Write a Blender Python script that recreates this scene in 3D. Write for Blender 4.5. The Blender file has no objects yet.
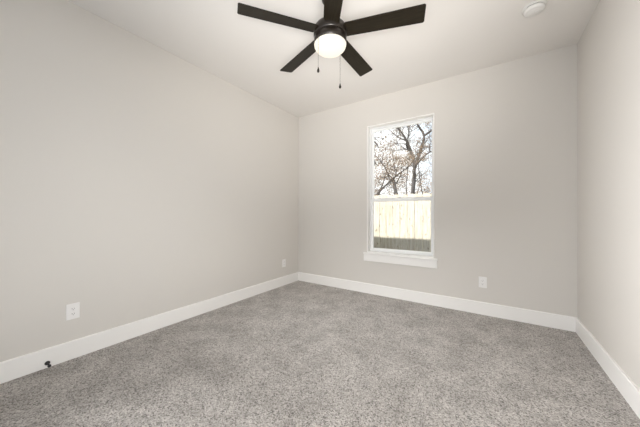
import bpy, bmesh, math, random
from math import sin, cos, pi, radians
from mathutils import Vector, Matrix

SC = bpy.context.scene
COL = SC.collection
random.seed(7)

# ------------------------------------------------------------------ camera
F_PX, YAW, PITCH, ROLL = 253.66, 0.58764, 0.0016, 0.0015
CAM = Vector((2.674, -3.358, 1.116))
cd = bpy.data.cameras.new('camera'); cam = bpy.data.objects.new('camera', cd); COL.objects.link(cam)
cd.sensor_width = 36.0; cd.lens = F_PX / 640 * 36.0; cd.clip_start = 0.02; cd.clip_end = 300
cam.matrix_world = Matrix.Translation(CAM) @ Matrix.Rotation(YAW, 4, 'Z') @ Matrix.Rotation(pi / 2 + PITCH, 4, 'X') @ Matrix.Rotation(ROLL, 4, 'Z')
SC.camera = cam

# ------------------------------------------------------------------ view, sky, sun, large lights
vs = SC.view_settings
vs.view_transform = 'Standard'; vs.look = 'None'; vs.gamma = 1.0; vs.use_curve_mapping = False
vs.exposure = 0.09

W = bpy.data.worlds.new('sky'); SC.world = W; W.use_nodes = True
nt = W.node_tree; nt.nodes.clear()
out = nt.nodes.new('ShaderNodeOutputWorld'); bg = nt.nodes.new('ShaderNodeBackground')
tc = nt.nodes.new('ShaderNodeTexCoord'); nz = nt.nodes.new('ShaderNodeTexNoise'); cr = nt.nodes.new('ShaderNodeValToRGB')
nz.inputs['Scale'].default_value = 3.0; nz.inputs['Detail'].default_value = 4
cr.color_ramp.elements[0].position = 0.40; cr.color_ramp.elements[0].color = (0.60, 0.72, 0.86, 1)
cr.color_ramp.elements[1].position = 0.62; cr.color_ramp.elements[1].color = (1.0, 1.0, 1.0, 1)
nt.links.new(tc.outputs['Generated'], nz.inputs['Vector']); nt.links.new(nz.outputs['Fac'], cr.inputs['Fac'])
nt.links.new(cr.outputs['Color'], bg.inputs['Color']); nt.links.new(bg.outputs[0], out.inputs['Surface'])
bg.inputs['Strength'].default_value = 1.48

def light(name, kind, loc, rot, energy, color, **kw):
    d = bpy.data.lights.new(name, kind); d.energy = energy; d.color = color
    for k, v in kw.items(): setattr(d, k, v)
    o = bpy.data.objects.new(name, d); COL.objects.link(o); o.location = loc; o.rotation_euler = rot
    return o
# sun over the roof from behind the house, slightly from the left
sdir = Vector((0.45, 1.0, -1.725)).normalized()
s = light('sun', 'SUN', (0, 0, 8), (0, 0, 0), 14.5, (1.0, 0.96, 0.90), angle=radians(0.6))
s.rotation_euler = sdir.to_track_quat('-Z', 'Y').to_euler()
def aimed(name, loc, target, sx, sy, spread, energy, color):
    o = light(name, 'AREA', loc, (0, 0, 0), energy, color, shape='RECTANGLE', size=sx, size_y=sy)
    o.rotation_euler = (Vector(target) - Vector(loc)).to_track_quat('-Z', 'Y').to_euler(); o.data.spread = radians(spread); return o
# added fill lights behind the camera, aimed at side walls, floor and ceiling
aimed('fill_to_left_wall', (3.0, -3.45, 1.6), (0, -1.9, .3), .7, 1.4, 80, 5.8, (0.97, 0.985, 1.0))
aimed('fill_to_left_corner', (3.0, -3.45, 1.4), (0, -1.0, 1.1), .7, 1.8, 70, 1.8, (0.97, 0.985, 1.0))
aimed('fill_to_floor', (1.75, -3.5, 2.0), (1.8, -.7, 0), 2.4, .6, 48, 6.2, (0.98, 0.99, 1.0))
aimed('fill_to_right_wall', (.35, -3.3, 1.2), (3.37, -2.3, 1.0), .7, 1.8, 70, 28.0, (0.98, 0.985, 1.0))
aimed('fill_to_ceiling', (2.0, -3.3, 1.2), (2.0, -1.35, 2.74), 2.2, .6, 80, 3.5, (1.0, 0.985, 0.965))
aimed('fill_to_ceiling_far', (2.8, -3.4, 1.0), (1.35, -.95, 2.74), .8, .6, 66, 11.4, (1.0, 0.985, 0.965))
# window portal: guides sky sampling through the window
pl = light('window_portal', 'AREA', (1.676, 0.16, 1.465), (radians(-90), 0, 0), 1.0, (1, 1, 1), shape='RECTANGLE', size=0.88, size_y=1.78)
pl.data.cycles.is_portal = True

# ------------------------------------------------------------------ materials
def mat(name, color, rough=0.6, metal=0.0, spec=0.5):
    m = bpy.data.materials.new(name); m.use_nodes = True
    b = m.node_tree.nodes['Principled BSDF']
    b.inputs['Base Color'].default_value = (*color, 1); b.inputs['Roughness'].default_value = rough
    b.inputs['Metallic'].default_value = metal; b.inputs['Specular IOR Level'].default_value = spec
    return m
def N(m, t, **kw):
    n = m.node_tree.nodes.new(t)
    for k, v in kw.items(): setattr(n, k, v)
    return n
def L(m, a, b): m.node_tree.links.new(a, b)
def bsdf(m): return m.node_tree.nodes['Principled BSDF']
def ramp(m, stops):
    r = N(m, 'ShaderNodeValToRGB'); e = r.color_ramp.elements
    while len(e) < len(stops): e.new(0.5)
    for i, (p, c) in enumerate(stops): e[i].position = p; e[i].color = (*c, 1)
    return r
def noise(m, scale, detail=2, rough=0.5, vec=None, sc3=None):
    n = N(m, 'ShaderNodeTexNoise'); n.inputs['Scale'].default_value = scale
    n.inputs['Detail'].default_value = detail; n.inputs['Roughness'].default_value = rough
    c = N(m, 'ShaderNodeTexCoord'); src = c.outputs['Object']
    if sc3:
        mp = N(m, 'ShaderNodeMapping'); mp.inputs['Scale'].default_value = sc3; L(m, src, mp.inputs['Vector']); src = mp.outputs[0]
    L(m, src, n.inputs['Vector']); return n
def bump(m, h, strength, dist):
    b = N(m, 'ShaderNodeBump'); b.inputs['Strength'].default_value = strength; b.inputs['Distance'].default_value = dist
    L(m, h, b.inputs['Height']); L(m, b.outputs[0], bsdf(m).inputs['Normal'])

def painted(name, col, bs=90, st=0.25):
    m = mat(name, col, 0.85, spec=0.25)
    n = noise(m, bs, 3, 0.6); bump(m, n.outputs['Fac'], st, 0.0015); return m
M_WALL = painted('wall_paint', (0.672, 0.640, 0.596))
M_CEIL = painted('ceiling_paint', (0.78, 0.748, 0.71), 60, 0.3)
M_TRIM = mat('trim_paint', (0.89, 0.87, 0.84), 0.45)
M_WHITE = mat('window_vinyl', (0.93, 0.93, 0.92), 0.35)
M_PLATE = mat('outlet_plastic', (0.84, 0.82, 0.80), 0.35)
M_SLOT = mat('slot_dark', (0.05, 0.05, 0.05), 0.6)
M_DET = mat('detector_plastic', (0.76, 0.74, 0.71), 0.4)
M_VENT = mat('detector_vent', (0.25, 0.24, 0.22), 0.6)
M_BLACK = mat('black_rubber', (0.012, 0.012, 0.012), 0.5)
M_BRONZE = mat('dark_bronze', (0.014, 0.010, 0.007), 0.32, 0.3)
M_CHAIN = mat('chain_metal', (0.10, 0.085, 0.07), 0.4, 0.8)
M_BRICK = mat('exterior_siding', (0.55, 0.53, 0.50), 0.8)
M_ROOF = mat('roof_board', (0.30, 0.28, 0.26), 0.9)

# dark wood blade with fine long grain, satin lacquer
M_BLADE = mat('blade_wood', (0.02, 0.014, 0.009), 0.42, spec=0.2)
n = noise(M_BLADE, 6, 5, 0.6, sc3=(1.5, 22, 22)); r = ramp(M_BLADE, [(0.3, (0.007, 0.005, 0.003)), (0.75, (0.022, 0.017, 0.010))])
L(M_BLADE, n.outputs['Fac'], r.inputs[0]); L(M_BLADE, r.outputs[0], bsdf(M_BLADE).inputs['Base Color'])

# lit opal glass bowl
M_GLOW = mat('lit_opal_glass', (0.22, 0.21, 0.19), 0.35)
bsdf(M_GLOW).inputs['Emission Color'].default_value = (1.0, 0.93, 0.76, 1); bsdf(M_GLOW).inputs['Emission Strength'].default_value = 0.78

# clear pane: thin fresnel reflection over full transparency
M_GLASS = bpy.data.materials.new('clear_glass'); M_GLASS.use_nodes = True
t = M_GLASS.node_tree; t.nodes.clear()
o_ = t.nodes.new('ShaderNodeOutputMaterial'); mx = t.nodes.new('ShaderNodeMixShader'); tr = t.nodes.new('ShaderNodeBsdfTransparent')
gl = t.nodes.new('ShaderNodeBsdfGlossy'); fr = t.nodes.new('ShaderNodeFresnel'); fr.inputs['IOR'].default_value = 1.35
gl.inputs['Roughness'].default_value = 0.02; tr.inputs['Color'].default_value = (0.97, 0.98, 0.98, 1)
t.links.new(fr.outputs[0], mx.inputs[0]); t.links.new(tr.outputs[0], mx.inputs[1]); t.links.new(gl.outputs[0], mx.inputs[2]); t.links.new(mx.outputs[0], o_.inputs['Surface'])

# flecked twist-pile carpet
M_CARPET = mat('flecked_carpet', (0.3, 0.28, 0.26), 0.95, spec=0.1)
bsdf(M_CARPET).inputs['Sheen Weight'].default_value = 0.15
v = N(M_CARPET, 'ShaderNodeTexVoronoi'); v.inputs['Scale'].default_value = 165
n0 = noise(M_CARPET, 60, 3, 0.7)
tcc = N(M_CARPET, 'ShaderNodeTexCoord'); mixv = N(M_CARPET, 'ShaderNodeVectorMath', operation='MULTIPLY_ADD')
mixv.inputs[1].default_value = (0.012, 0.012, 0.012)
L(M_CARPET, n0.outputs['Color'], mixv.inputs[0]); L(M_CARPET, tcc.outputs['Object'], mixv.inputs[2]); L(M_CARPET, mixv.outputs[0], v.inputs['Vector'])
sep = N(M_CARPET, 'ShaderNodeSeparateColor'); L(M_CARPET, v.outputs['Color'], sep.inputs[0])
r = ramp(M_CARPET, [(0.0, (0.13, 0.118, 0.105)), (0.20, (0.325, 0.302, 0.278)), (0.55, (0.46, 0.43, 0.40)), (1.0, (0.66, 0.625, 0.59))])
L(M_CARPET, sep.outputs[0], r.inputs[0])
nl = noise(M_CARPET, 4.2, 5, 0.65); rl = ramp(M_CARPET, [(0.36, (0.84, 0.83, 0.82)), (0.62, (1.14, 1.14, 1.14))]); L(M_CARPET, nl.outputs['Fac'], rl.inputs[0])
mm = N(M_CARPET, 'ShaderNodeMix', data_type='RGBA', blend_type='MULTIPLY'); mm.inputs[0].default_value = 1
L(M_CARPET, r.outputs[0], mm.inputs[6]); L(M_CARPET, rl.outputs[0], mm.inputs[7]); L(M_CARPET, mm.outputs[2], bsdf(M_CARPET).inputs['Base Color'])
nb = noise(M_CARPET, 120, 4, 0.7); bump(M_CARPET, nb.outputs['Fac'], 0.9, 0.012)

# weathered cedar boards
M_FENCE = mat('cedar_boards', (0.5, 0.42, 0.3), 0.85, spec=0.2)
n1 = noise(M_FENCE, 3, 5, 0.65, sc3=(9, 1, 0.8)); r1 = ramp(M_FENCE, [(0.30, (0.29, 0.26, 0.20)), (0.5, (0.44, 0.405, 0.335)), (0.75, (0.54, 0.51, 0.45))])
L(M_FENCE, n1.outputs['Fac'], r1.inputs[0])
n2 = noise(M_FENCE, 11, 2, 0.5, sc3=(2, 1, 0.7)); r2 = ramp(M_FENCE, [(0.64, (1, 1, 1)), (0.70, (0.30, 0.24, 0.17))]); L(M_FENCE, n2.outputs['Fac'], r2.inputs[0])
mf = N(M_FENCE, 'ShaderNodeMix', data_type='RGBA', blend_type='MULTIPLY'); mf.inputs[0].default_value = 1
L(M_FENCE, r1.outputs[0], mf.inputs[6]); L(M_FENCE, r2.outputs[0], mf.inputs[7]); L(M_FENCE, mf.outputs[2], bsdf(M_FENCE).inputs['Base Color'])
# bark, leaves, ground
M_BARK = mat('grey_bark', (0.2, 0.17, 0.15), 0.95, spec=0.1)
n = noise(M_BARK, 12, 4, 0.6, sc3=(3, 3, 0.6)); r = ramp(M_BARK, [(0.3, (0.035, 0.030, 0.030)), (0.7, (0.095, 0.085, 0.08))]); L(M_BARK, n.outputs['Fac'], r.inputs[0]); L(M_BARK, r.outputs[0], bsdf(M_BARK).inputs['Base Color'])
M_LEAF = mat('dry_leaves', (0.5, 0.3, 0.15), 0.8, spec=0.1)
n = noise(M_LEAF, 5, 2); r = ramp(M_LEAF, [(0.3, (0.13, 0.095, 0.07)), (0.55, (0.24, 0.18, 0.13)), (0.75, (0.22, 0.19, 0.13))]); L(M_LEAF, n.outputs['Fac'], r.inputs[0]); L(M_LEAF, r.outputs[0], bsdf(M_LEAF).inputs['Base Color'])
M_GROUND = mat('dry_grass_ground', (0.35, 0.30, 0.2), 0.95, spec=0.1)
n = noise(M_GROUND, 4, 6, 0.7); r = ramp(M_GROUND, [(0.3, (0.22, 0.19, 0.11)), (0.7, (0.42, 0.37, 0.25))]); L(M_GROUND, n.outputs['Fac'], r.inputs[0]); L(M_GROUND, r.outputs[0], bsdf(M_GROUND).inputs['Base Color'])

# ------------------------------------------------------------------ mesh helpers
def obj(name, bm, m, parent=None, smooth=False, loc=None, bevel=0, **props):
    if smooth:
        for f in bm.faces: f.smooth = True
    me = bpy.data.meshes.new(name); bm.normal_update(); bm.to_mesh(me); bm.free(); me.materials.append(m)
    o = bpy.data.objects.new(name, me); COL.objects.link(o)
    if parent: o.parent = parent
    if loc: o.location = loc
    if bevel:
        b = o.modifiers.new('bevel', 'BEVEL'); b.width = bevel; b.segments = 2; b.limit_method = 'ANGLE'
    for k, v_ in props.items(): o[k] = v_
    return o
def empty(name, loc, rz=0, **props):
    o = bpy.data.objects.new(name, None); COL.objects.link(o); o.location = loc; o.rotation_euler = (0, 0, rz); o.empty_display_size = 0.1
    for k, v_ in props.items(): o[k] = v_
    return o
def box(bm, x0, x1, y0, y1, z0, z1):
    vs_ = [bm.verts.new((x, y, z)) for z in (z0, z1) for y in (y0, y1) for x in (x0, x1)]
    for f in ((0, 2, 3, 1), (4, 5, 7, 6), (0, 1, 5, 4), (1, 3, 7, 5), (3, 2, 6, 7), (2, 0, 4, 6)): bm.faces.new([vs_[i] for i in f])
def bx(*a):
    bm = bmesh.new(); box(bm, *a); return bm
def lathe(bm, prof, n=40, M=None):
    rings = []
    for r_, z in prof:
        if r_ < 1e-6: rings.append([bm.verts.new((0, 0, z))])
        else: rings.append([bm.verts.new((r_ * cos(2 * pi * i / n), r_ * sin(2 * pi * i / n), z)) for i in range(n)])
    new = [v_ for rr in rings for v_ in rr]
    for a, b in zip(rings, rings[1:]):
        if len(a) == 1 and len(b) == 1: continue
        for i in range(n):
            j = (i + 1) % n
            if len(a) == 1: bm.faces.new((a[0], b[j], b[i]))
            elif len(b) == 1: bm.faces.new((a[i], a[j], b[0]))
            else: bm.faces.new((a[i], a[j], b[j], b[i]))
    if M: bmesh.ops.transform(bm, matrix=M, verts=new)
    bmesh.ops.recalc_face_normals(bm, faces=bm.faces)
def tube(bm, pts, rad, n=6, cap=True):
    pts = [Vector(p_) for p_ in pts]; rings = []
    for i, p_ in enumerate(pts):
        d = (pts[min(i + 1, len(pts) - 1)] - pts[max(i - 1, 0)]).normalized()
        a = d.orthogonal().normalized() if abs(d.z) > 0.999 else d.cross(Vector((0, 0, 1))).normalized()
        b = d.cross(a)
        rings.append([bm.verts.new(p_ + (a * cos(2 * pi * k / n) + b * sin(2 * pi * k / n)) * rad[i]) for k in range(n)])
    for A, B in zip(rings, rings[1:]):
        for k in range(n): bm.faces.new((A[k], B[k], B[(k + 1) % n], A[(k + 1) % n]))
    if cap and n > 2: bm.faces.new(rings[0]); bm.faces.new(rings[-1][::-1])
def prism(bm, poly, z0, z1):
    a = [bm.verts.new((x, y, z0)) for x, y in poly]; b = [bm.verts.new((x, y, z1)) for x, y in poly]
    bm.faces.new(a[::-1]); bm.faces.new(b)
    for i in range(len(a)): bm.faces.new((a[i], a[(i + 1) % len(a)], b[(i + 1) % len(a)], b[i]))
S = dict(kind='structure')

# ------------------------------------------------------------------ room shell
RW, RH, RY = 3.3727, 2.74, -3.60           # width, height, rear wall
WX0, WX1, WZ0, WZ1 = 1.237, 2.117, 0.574, 2.356   # window opening
T = 0.14
obj('floor', bx(0, RW, RY, 0, -0.12, 0), M_CARPET, **S)
obj('ceiling', bx(-0.0, RW, RY, 0, RH, RH + 0.06), M_CEIL, **S)
obj('wall_left', bx(-T, 0, RY - T, T, -0.35, RH + 0.06), M_WALL, **S)
obj('wall_right', bx(RW, RW + T, RY - T, T, -0.35, RH + 0.06), M_WALL, **S)
bm = bmesh.new()
box(bm, 0, WX0, 0, T, -0.35, RH + 0.06); box(bm, WX1, RW, 0, T, -0.35, RH + 0.06)
box(bm, WX0, WX1, 0, T, -0.35, WZ0); box(bm, WX0, WX1, 0, T, WZ1, RH + 0.06)
obj('wall_back', bm, M_WALL, **S)
bm = bmesh.new()                            # unseen rear wall; its wide opening is added for the fill lights
box(bm, 0, 0.35, RY - T, RY, -0.12, RH + 0.06); box(bm, 3.15, RW, RY - T, RY, -0.12, RH + 0.06); box(bm, 0.35, 3.15, RY - T, RY, 2.45, RH + 0.06)
obj('wall_rear', bm, M_WALL, **S)
obj('roof', bx(-3, 7, -9, 0.50, RH + 0.07, RH + 0.22), M_ROOF, **S)
obj('ground', bx(-30, 30, T, 60, -0.55, -0.35), M_GROUND, **S)

def board(name, length, loc, rz):           # baseboard, slightly rounded top edge; runs along +x, thickness to -y
    bm = bmesh.new(); h, th = 0.138, 0.015
    prof = [(0, 0), (-th, 0), (-th, h - 0.006), (-th + 0.004, h), (0, h)]
    a = [bm.verts.new((0, y, z)) for y, z in prof]; b = [bm.verts.new((length, y, z)) for y, z in prof]
    bm.faces.new(a); bm.faces.new(b[::-1])
    for i in range(len(prof)): bm.faces.new((a[i], b[i], b[(i + 1) % 5], a[(i + 1) % 5]))
    bmesh.ops.recalc_face_normals(bm, faces=bm.faces)
    o = obj(name, bm, M_TRIM, **S); o.location = loc; o.rotation_euler = (0, 0, rz)
board('baseboard_back', RW, (0, 0, 0), 0)
board('baseboard_left', -RY - 0.015, (0, RY, 0), pi / 2)
board('baseboard_right', -RY - 0.015, (RW, -0.015, 0), -pi / 2)

# ------------------------------------------------------------------ window
win = empty('window_1', (0, 0, 0), **S)
def frame(bm, x0, x1, z0, z1, w, y0, y1, wb=None, wt=None):
    wb = wb or w; wt = wt or w
    box(bm, x0, x0 + w, y0, y1, z0, z1); box(bm, x1 - w, x1, y0, y1, z0, z1)
    box(bm, x0 + w, x1 - w, y0, y1, z0, z0 + wb); box(bm, x0 + w, x1 - w, y0, y1, z1 - wt, z1)
bm = bmesh.new(); frame(bm, WX0 + .001, WX1 - .001, WZ0 + .001, WZ1 - .001, 0.014, -0.004, 0.085); obj('jamb_liner', bm, M_TRIM, win, bevel=0.002)
bm = bmesh.new(); frame(bm, WX0 + .001, WX1 - .001, WZ0 + .001, WZ1 - .001, 0.022, 0.086, 0.155); obj('window_frame', bm, M_WHITE, win)
MR = 1.315
bm = bmesh.new(); frame(bm, WX0 + .024, WX1 - .024, MR - 0.01, WZ1 - .023, 0.028, 0.124, 0.148, wb=0.036, wt=0.026)
us = obj('upper_sash', bm, M_WHITE, win, bevel=0.003)
obj('window_pane', bx(WX0 + .045, WX1 - .045, 0.134, 0.138, MR + 0.02, WZ1 - .045), M_GLASS, us)
bm = bmesh.new(); frame(bm, WX0 + .024, WX1 - .024, WZ0 + .023, MR + 0.02, 0.030, 0.092, 0.122, wb=0.034, wt=0.044)
lsx = obj('lower_sash', bm, M_WHITE, win, bevel=0.003)
obj('window_pane', bx(WX0 + .048, WX1 - .048, 0.104, 0.108, WZ0 + 0.05, MR - 0.02), M_GLASS, lsx)
bm = bmesh.new(); box(bm, 1.655, 1.70, 0.094, 0.12, MR + 0.0205, MR + 0.032); obj('sash_lock', bm, M_WHITE, lsx, bevel=0.003)
bm = bmesh.new()
box(bm, 1.192, 2.158, -0.035, -0.0005, WZ0 - 0.022, WZ0 + 0.001)
obj('window_stool', bm, M_TRIM, win, bevel=0.004)
obj('window_apron', bx(1.194, 2.150, -0.018, -0.0005, WZ0 - 0.118, WZ0 - 0.0225), M_TRIM, win, bevel=0.002)

# ------------------------------------------------------------------ fence
fz0, fz1, FY = -0.349, 1.517, 1.85
fence = empty('wood_fence', (0, FY, fz0), label='tall cedar picket privacy fence standing just outside the window', category='fence')
bm = bmesh.new(); rnd = random.Random(3); x = -4.02
while x < 6.5:
    w = 0.138; dz = rnd.uniform(-.006, .006); dy = rnd.uniform(0, .004); h = fz1 - fz0 + dz; e = 0.03
    poly = [(x, 0), (x + w, 0), (x + w, h - e), (x + w - e * .8, h), (x + e * .8, h), (x, h - e)]
    a = [bm.verts.new((px, dy, pz)) for px, pz in poly]; b = [bm.verts.new((px, dy + .016, pz)) for px, pz in poly]
    bm.faces.new(a); bm.faces.new(b[::-1])
    for i in range(6): bm.faces.new((a[i], b[i], b[(i + 1) % 6], a[(i + 1) % 6]))
    x += w + 0.006
bmesh.ops.recalc_face_normals(bm, faces=bm.faces)
obj('picket_panel', bm, M_FENCE, fence)
for z in (0.25, 0.95, 1.55): obj('rail', bx(-4.02, 6.5, 0.0205, 0.058, z, z + 0.09), M_FENCE, fence)
for px in (-3.6, -1.2, 1.2, 3.6, 6.0): obj('fence_post', bx(px, px + .09, 0.0585, 0.148, 0, 1.8), M_FENCE, fence)

# ------------------------------------------------------------------ trees
def grow(bm, leaves, p0, d, length, r0, depth, rnd, spread=0.75, up=0.12):
    n = 4; pts = [p0.copy()]; dd = d.normalized(); p_ = p0.copy()
    for i in range(n):
        dd = (dd + Vector((rnd.gauss(0, .16), rnd.gauss(0, .16), rnd.gauss(0, .16) + up * .35))).normalized()
        p_ = p_ + dd * length / n; pts.append(p_.copy())
    tube(bm, pts, [r0 * (1 - .16 * i) for i in range(n + 1)], 5 if r0 > .02 else 3)
    if depth == 0:
        leaves.append((pts[-1], dd)); leaves.append((pts[2], dd)); return
    k = 3 if depth > 1 else 4
    for j in range(k):
        q = pts[rnd.choice((1, 2, 3, 4))] if j else pts[-1]
        nd = (dd + Vector((rnd.gauss(0, spread), rnd.gauss(0, spread), rnd.gauss(0, spread * .8) + up))).normalized()
        grow(bm, leaves, q, nd, length * rnd.uniform(.55, .8), r0 * .52, depth - 1, rnd, spread, up)
def smooth_path(pts, k=3):
    P = [Vector(p_) for p_ in pts]; o = []
    for i in range(len(P) - 1):
        a, b, c, d = P[max(i - 1, 0)], P[i], P[i + 1], P[min(i + 2, len(P) - 1)]
        for j in range(k):
            t_ = j / k
            o.append(0.5 * ((2 * b) + (-a + c) * t_ + (2 * a - 5 * b + 4 * c - d) * t_ ** 2 + (-a + 3 * b - 3 * c + d) * t_ ** 3))
    o.append(P[-1]); return o
def leaf_mesh(leaves, rnd, per, size, rad):
    bm = bmesh.new()
    for p_, d in leaves:
        for _ in range(per):
            c = p_ + Vector((rnd.gauss(0, rad), rnd.gauss(0, rad), rnd.gauss(0, rad)))
            a = Vector((rnd.gauss(0, 1), rnd.gauss(0, 1), rnd.gauss(0, 1))).normalized(); b = a.orthogonal().normalized()
            s_ = size * rnd.uniform(.6, 1.3)
            vs_ = [bm.verts.new(c + v_) for v_ in (-a * s_, b * s_ * .45, a * s_, -b * s_ * .45)]
            bm.faces.new(vs_)
    return bm
def tree(name, base, limbs, label, seed, per=5, size=.03, rad=.08, depth=3, tw=0.55, tl=0.62, cat='tree', up=0.12, group=None):
    rnd = random.Random(seed); root = empty(name, base, label=label, category=cat)
    if group: root['group'] = group
    bmT = bmesh.new(); bmB = bmesh.new(); leaves = []
    for li, (pts, r0, r1, twigs) in enumerate(limbs):
        P = smooth_path([Vector(q) - Vector(base) for q in pts]); n = len(P)
        rr = [r0 + (r1 - r0) * i / (n - 1) for i in range(n)]
        tube(bmT if li == 0 else bmB, P, rr, 8)
        for _ in range(twigs):
            i = rnd.randint(int(n * .35) if li == 0 else 1, n - 1)
            dirv = (P[min(i + 1, n - 1)] - P[max(i - 1, 0)]).normalized()
            nd = (dirv * .6 + Vector((rnd.gauss(0, 1), rnd.gauss(0, 1), rnd.gauss(0, .7) + .25))).normalized()
            grow(bmB, leaves, P[i], nd, tl * rnd.uniform(.7, 1.3), max(rr[i] * tw * .6, .016), depth - 1, rnd, up=up)
    obj('trunk', bmT, M_BARK, root, True); obj('branches', bmB, M_BARK, root, True)
    obj('leaves', leaf_mesh(leaves, rnd, per, size, rad), M_LEAF, root, kind='stuff')
G = -0.349
Y = 9.0
tree('bare_tree', (-.30, Y, G), [
    ([(-.30, Y, G), (-.33, Y, 1.2), (-.31, Y, 2.12), (-.23, Y, 3.3), (-.39, Y, 4.03), (-.58, Y - .1, 4.6), (-.88, Y - .2, 5.13), (-1.35, Y - .3, 5.7)], .12, .03, 18),
    ([(-.23, Y, 3.28), (.05, Y + .1, 4.22), (.14, Y + .2, 4.81), (-.17, Y + .3, 5.4), (-.3, Y + .4, 6.0)], .08, .03, 14),
    ([(.14, Y + .2, 4.78), (.53, Y + .1, 4.97), (.95, Y, 5.4), (1.3, Y, 6.0)], .055, .02, 7),
    ([(-.25, Y, 3.3), (.25, Y - .2, 3.75), (.62, Y - .2, 3.95), (1.1, Y - .3, 4.1)], .045, .018, 10),
    ([(-.39, Y, 4.03), (-.7, Y + .3, 4.5), (-.6, Y + .4, 5.1), (-.75, Y + .5, 5.8)], .045, .015, 9),
    ([(-.58, Y, 4.6), (-1.0, Y, 4.85), (-1.5, Y, 5.35)], .035, .012, 5),
], 'forked leafless grey tree, tallest and darkest trunk seen through the upper window pane', 11, per=3)
Y = 6.0
tree('leaning_tree', (-1.5, Y, G), [
    ([(-1.5, Y, G), (-1.23, Y, 0.92), (-0.88, Y, 1.85), (-0.6, Y, 2.18), (-0.08, Y, 2.59), (0.28, Y, 2.82), (0.46, Y, 3.06)], .055, .012, 12),
    ([(-0.42, Y, 2.38), (-0.59, Y + .1, 2.83), (-0.86, Y + .2, 3.2), (-1.04, Y, 3.43)], .022, .008, 5),
    ([(-0.22, Y, 2.49), (-0.18, Y + .1, 2.83), (-0.08, Y + .2, 3.15)], .02, .008, 5),
], 'thin leaning tree slanting up to the right behind the fence, under the forked tree', 5, per=5, size=.024, tl=.34)
Y = 7.2
tree('stump_tree', (-.42, Y, G), [
    ([(-.55, Y, G), (-.55, Y, 1.0), (-.56, Y, 1.9), (-.62, Y, 2.35), (-.70, Y, 2.65)], .085, .06, 4),
    ([(-.62, Y, 2.3), (-.45, Y, 2.55), (-.30, Y, 2.9)], .04, .015, 5),
    ([(-.68, Y, 2.6), (-.95, Y, 2.9), (-1.05, Y, 3.2)], .03, .012, 4),
], 'short thick dark trunk rising just above the fence pickets, left of the forked tree', 8, per=5, tl=.35, depth=2)
Y = 4.7
tree('leafy_tree', (-1.72, Y, G), [
    ([(-1.72, Y, G), (-1.68, Y, 1.84), (-1.56, Y, 3.15), (-1.23, Y, 3.68), (-0.82, Y, 3.76), (-0.49, Y, 3.51), (-0.37, Y, 3.31)], .09, .012, 0),
    ([(-1.06, Y, 3.72), (-0.78, Y, 3.47), (-0.62, Y, 3.19), (-0.57, Y, 2.98)], .02, .008, 5),
    ([(-0.74, Y, 3.73), (-0.49, Y, 3.64), (-0.25, Y, 3.39)], .015, .006, 4),
    ([(-1.31, Y, 3.56), (-0.98, Y, 3.31), (-0.78, Y, 3.06), (-0.78, Y, 2.74)], .02, .008, 4),
], 'tree drooping grey-leaved twigs into the upper left of the window view', 21, per=5, size=.035, tl=.28, depth=2, up=-.2)
for i, (bx_, by_, h_, lab) in enumerate([
        (-3.8, 12.3, 5.4, 'pale distant twiggy tree behind the leaning tree, at the left of the window view'),
        (-3.3, 19.5, 5.6, 'pale distant twiggy tree seen low between the leaning tree and the forked tree'),
        (-.4, 15.2, 7.3, 'tan-leaved distant tree filling the right side of the upper window pane')]):
    tree('distant_tree', (bx_, by_, G), [
        ([(bx_, by_, G), (bx_ + .1, by_, 1.5), (bx_ - .1, by_, h_ * .6), (bx_ + .1, by_, h_)], .11, .03, 14),
        ([(bx_, by_, 1.6), (bx_ - .8, by_, 2.7), (bx_ - 1.1, by_, h_ * .75)], .06, .02, 9),
        ([(bx_, by_, 1.9), (bx_ + .8, by_, 2.9), (bx_ + 1.2, by_, h_ * .8)], .06, .02, 9)],
        lab, 40 + i, per=4, size=.05, rad=.16, tl=.8, group='distant trees beyond the fence')
for i, (bx_, by_, lab) in enumerate([
        (0.05, 3.1, 'dry brown shrub peeking over the fence, leftmost through the window'),
        (.85, 3.2, 'dry brown shrub peeking over the fence at the middle of the window'),
        (1.65, 3.1, 'dry brown shrub peeking over the fence, rightmost through the window')]):
    tree('dry_shrub', (bx_, by_, G), [
        ([(bx_, by_, G), (bx_, by_, .6), (bx_ + .03, by_, 1.42)], .03, .015, 9),
        ([(bx_, by_, G + .1), (bx_ - .1, by_, .7), (bx_ - .2, by_, 1.45)], .025, .012, 9),
        ([(bx_, by_, G + .1), (bx_ + .12, by_, .7), (bx_ + .22, by_, 1.42)], .025, .012, 9)],
        lab, 60 + i, per=9, size=.022, rad=.045, tl=.15, depth=2, cat='shrub', group='shrubs behind the fence')

# ------------------------------------------------------------------ ceiling fan
FX, FYc = 1.693, -1.752
fan = empty('ceiling_fan', (FX, FYc, RH), label='dark five-blade ceiling fan with a lit white bowl light', category='ceiling fan')
def fz(z): return z - RH
bm = bmesh.new(); lathe(bm, [(0, 0), (.064, 0), (.066, -.012), (.062, -.040), (.045, -.058), (.018, -.066), (0, -.066)]); obj('canopy', bm, M_BRONZE, fan, True)
bm = bmesh.new(); lathe(bm, [(0, -.060), (.0127, -.060), (.0127, fz(2.508)), (0, fz(2.508))], 20); obj('downrod', bm, M_BRONZE, fan, True)
bm = bmesh.new(); lathe(bm, [(0, fz(2.530)), (.03, fz(2.530)), (.034, fz(2.512)), (.095, fz(2.507)), (.116, fz(2.495)), (.123, fz(2.478)), (.123, fz(2.435)), (.116, fz(2.428)), (0, fz(2.428))], 48)
obj('motor_housing', bm, M_BRONZE, fan, True)
bm = bmesh.new(); lathe(bm, [(0, fz(2.4275)), (.112, fz(2.4275)), (.119, fz(2.42)), (.121, fz(2.40)), (.120, fz(2.375)), (.115, fz(2.373)), (0, fz(2.373))], 48)
kit = obj('light_fitter', bm, M_BRONZE, fan, True)
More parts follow.
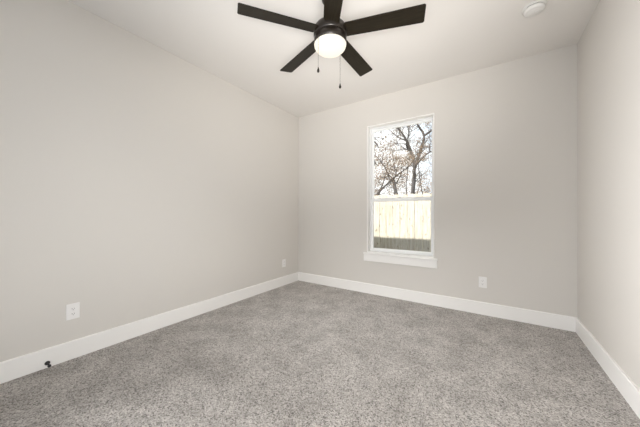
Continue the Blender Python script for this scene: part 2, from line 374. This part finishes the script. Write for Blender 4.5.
prof = [(.1155, fz(2.3725))] + [(.1185 * cos(t_), fz(2.369) - .064 * sin(t_)) for t_ in [i * pi / 2 / 10 for i in range(11)]]
prof[-1] = (0, prof[-1][1]); prof = [(0, fz(2.3725))] + prof
bm = bmesh.new(); lathe(bm, prof, 48); obj('glass_bowl', bm, M_GLOW, fan, True, label='glowing white bowl')
A0 = -2.209
bl_data = arm_data = None
for k in range(5):
    a = A0 - k * 2 * pi / 5
    if bl_data is None:
        bm = bmesh.new()
        # blade outline, long axis +x, slightly wider at tip, small corner rounds
        r0, r1, w0, w1, c = .112, .655, .056, .066, .008
        poly = [(r0, -w0 + c), (r0 + c, -w0), (r1 - c, -w1), (r1, -w1 + c), (r1, w1 - c), (r1 - c, w1), (r0 + c, w0), (r0, w0 - c)]
        prism(bm, poly, -.003, .003)
        b = obj('blade', bm, M_BLADE, fan, bevel=.0012); bl_data = b.data
        bm = bmesh.new(); prism(bm, [(.100, -.018), (.15, -.02), (.20, -.036), (.215, -.03), (.218, 0), (.215, .03), (.20, .036), (.15, .02), (.100, .018)], .0035, .0085)
        for sx, sy in ((.19, -.022), (.19, .022), (.205, 0)): lathe(bm, [(0, .0085), (.005, .0085), (.004, .011), (0, .011)], 10, Matrix.Translation((sx, sy, 0)))
        ar = obj('blade_arm', bm, M_BRONZE, b); arm = ar
    else:
        b = bproto.copy(); COL.objects.link(b); b.parent = fan
        ar = arm.copy(); COL.objects.link(ar); ar.parent = b
    bproto = b if k == 0 else bproto
    b.rotation_mode = 'QUATERNION'
    b.rotation_quaternion = (Matrix.Rotation(a, 4, 'Z') @ Matrix.Rotation(radians(-12), 4, 'X')).to_quaternion()
    b.location = (0, 0, fz(2.462))
rv = Vector((cos(YAW), sin(YAW), 0)); fv = Vector((-sin(YAW), cos(YAW), 0))
for (ro, fo, zt, zb) in ((-.088, -.088, 2.405, 2.150), (.081, .094, 2.405, 2.128)):
    p_ = rv * ro + fv * fo
    bm = bmesh.new(); z = zt
    q = p_.normalized() * .118
    tube(bm, [(q.x, q.y, fz(zt)), (p_.x, p_.y, fz(zt)), (p_.x, p_.y, fz(zt - .004))], [.003] * 3, 6)
    while z > zb:                            # beaded chain on a fine wire
        lathe(bm, [(0, .0016), (.0014, .0008), (.0014, -.0008), (0, -.0016)], 5, Matrix.Translation((p_.x, p_.y, fz(z)))); z -= .0042
    tube(bm, [(p_.x, p_.y, fz(zt)), (p_.x, p_.y, fz(zb))], [.0006, .0006], 4)
    ch = obj('pull_chain', bm, M_CHAIN, fan)
    bm = bmesh.new(); lathe(bm, [(0, .006), (.003, .004), (.005, -.006), (.0088, -.018), (.0092, -.026), (.006, -.033), (0, -.035)], 16, Matrix.Translation((p_.x, p_.y, fz(zb))))
    obj('pull_knob', bm, M_BRONZE, ch, True)

# ------------------------------------------------------------------ smoke detector
sd = empty('smoke_detector', (2.967, -.777, RH), label='round white smoke detector mounted on the ceiling near the right wall', category='smoke detector')
bm = bmesh.new(); lathe(bm, [(0, 0), (.076, 0), (.078, -.004), (.076, -.010), (0, -.010)], 40); obj('mounting_base', bm, M_DET, sd, True)
bm = bmesh.new(); lathe(bm, [(0, -.0105), (.060, -.0105), (.060, -.0185), (0, -.0185)], 40); obj('vent_gap', bm, M_VENT, sd, label='dark vent slot')
bm = bmesh.new(); lathe(bm, [(0, -.019), (.067, -.019), (.069, -.024), (.065, -.034), (.050, -.042), (.047, -.041), (.044, -.043), (0, -.045)], 40); obj('cover', bm, M_DET, sd, True)
bm = bmesh.new(); lathe(bm, [(0, -.0452), (.014, -.0452), (.013, -.048), (0, -.048)], 20, Matrix.Translation((.018, 0, .0005))); obj('test_button', bm, M_DET, sd)

# ------------------------------------------------------------------ outlets
def outlet(loc, rz, label):                 # faces -y before rotation
    t_ = empty('wall_outlet', loc, rz, label=label, category='outlet', group='wall outlets')
    hw, hh = .038, .060
    obj('cover_plate', bx(-hw, hw, -.007, -.0008, -hh, hh), M_PLATE, t_, bevel=.002)
    for s_ in (1, -1):
        poly = [(.017 * cos(a_) , .0145 * sin(a_) ) for a_ in [i * pi / 8 for i in range(16)]]
        bm = bmesh.new(); prism(bm, poly, 0, .002); bmesh.ops.transform(bm, matrix=Matrix.Translation((0, -.0072, s_ * .0195)) @ Matrix.Rotation(pi / 2, 4, 'X'), verts=bm.verts)
        rc = obj('receptacle', bm, M_PLATE, t_)
        for x0, x1, z0, z1 in ((-.0075, -.0053, -.002, .007), (.0053, .0075, -.001, .006), (-.0022, .0022, -.0095, -.0055)):
            obj('slot', bx(x0, x1, -.0099, -.0094, s_ * .0195 + z0, s_ * .0195 + z1), M_SLOT, rc)
    bm = bmesh.new(); lathe(bm, [(0, 0), (.0033, 0), (.0025, .0012), (0, .0012)], 12, Matrix.Translation((0, -.0072, 0)) @ Matrix.Rotation(pi / 2, 4, 'X')); obj('screw', bm, M_PLATE, t_)
outlet((0, -2.784, .363), pi / 2, 'white duplex wall outlet low on the left wall, nearest the camera')
outlet((0, -.365, .345), pi / 2, 'white wall outlet low on the left wall, close to the far corner')
outlet((2.616, 0, .358), 0, 'white wall outlet low on the back wall, right of the window')

# ------------------------------------------------------------------ door stop on the left baseboard
ds = empty('door_stop', (.015, -2.922, .034), label='small black door stop screwed to the left baseboard', category='door stop')
RY90 = Matrix.Rotation(pi / 2, 4, 'Y')
bm = bmesh.new(); lathe(bm, [(0, .0005), (.0145, .0005), (.0145, .003), (.008, .008), (0, .008)], 20, RY90); obj('mounting_flange', bm, M_BLACK, ds, True)
bm = bmesh.new(); lathe(bm, [(0, .0085), (.0045, .0085), (.0045, .052), (0, .052)], 14, RY90); obj('rod', bm, M_BLACK, ds, True)
bm = bmesh.new(); lathe(bm, [(0, .0525), (.008, .0525), (.0095, .056), (.009, .068), (0, .070)], 18, RY90); obj('bumper_tip', bm, M_BLACK, ds, True)
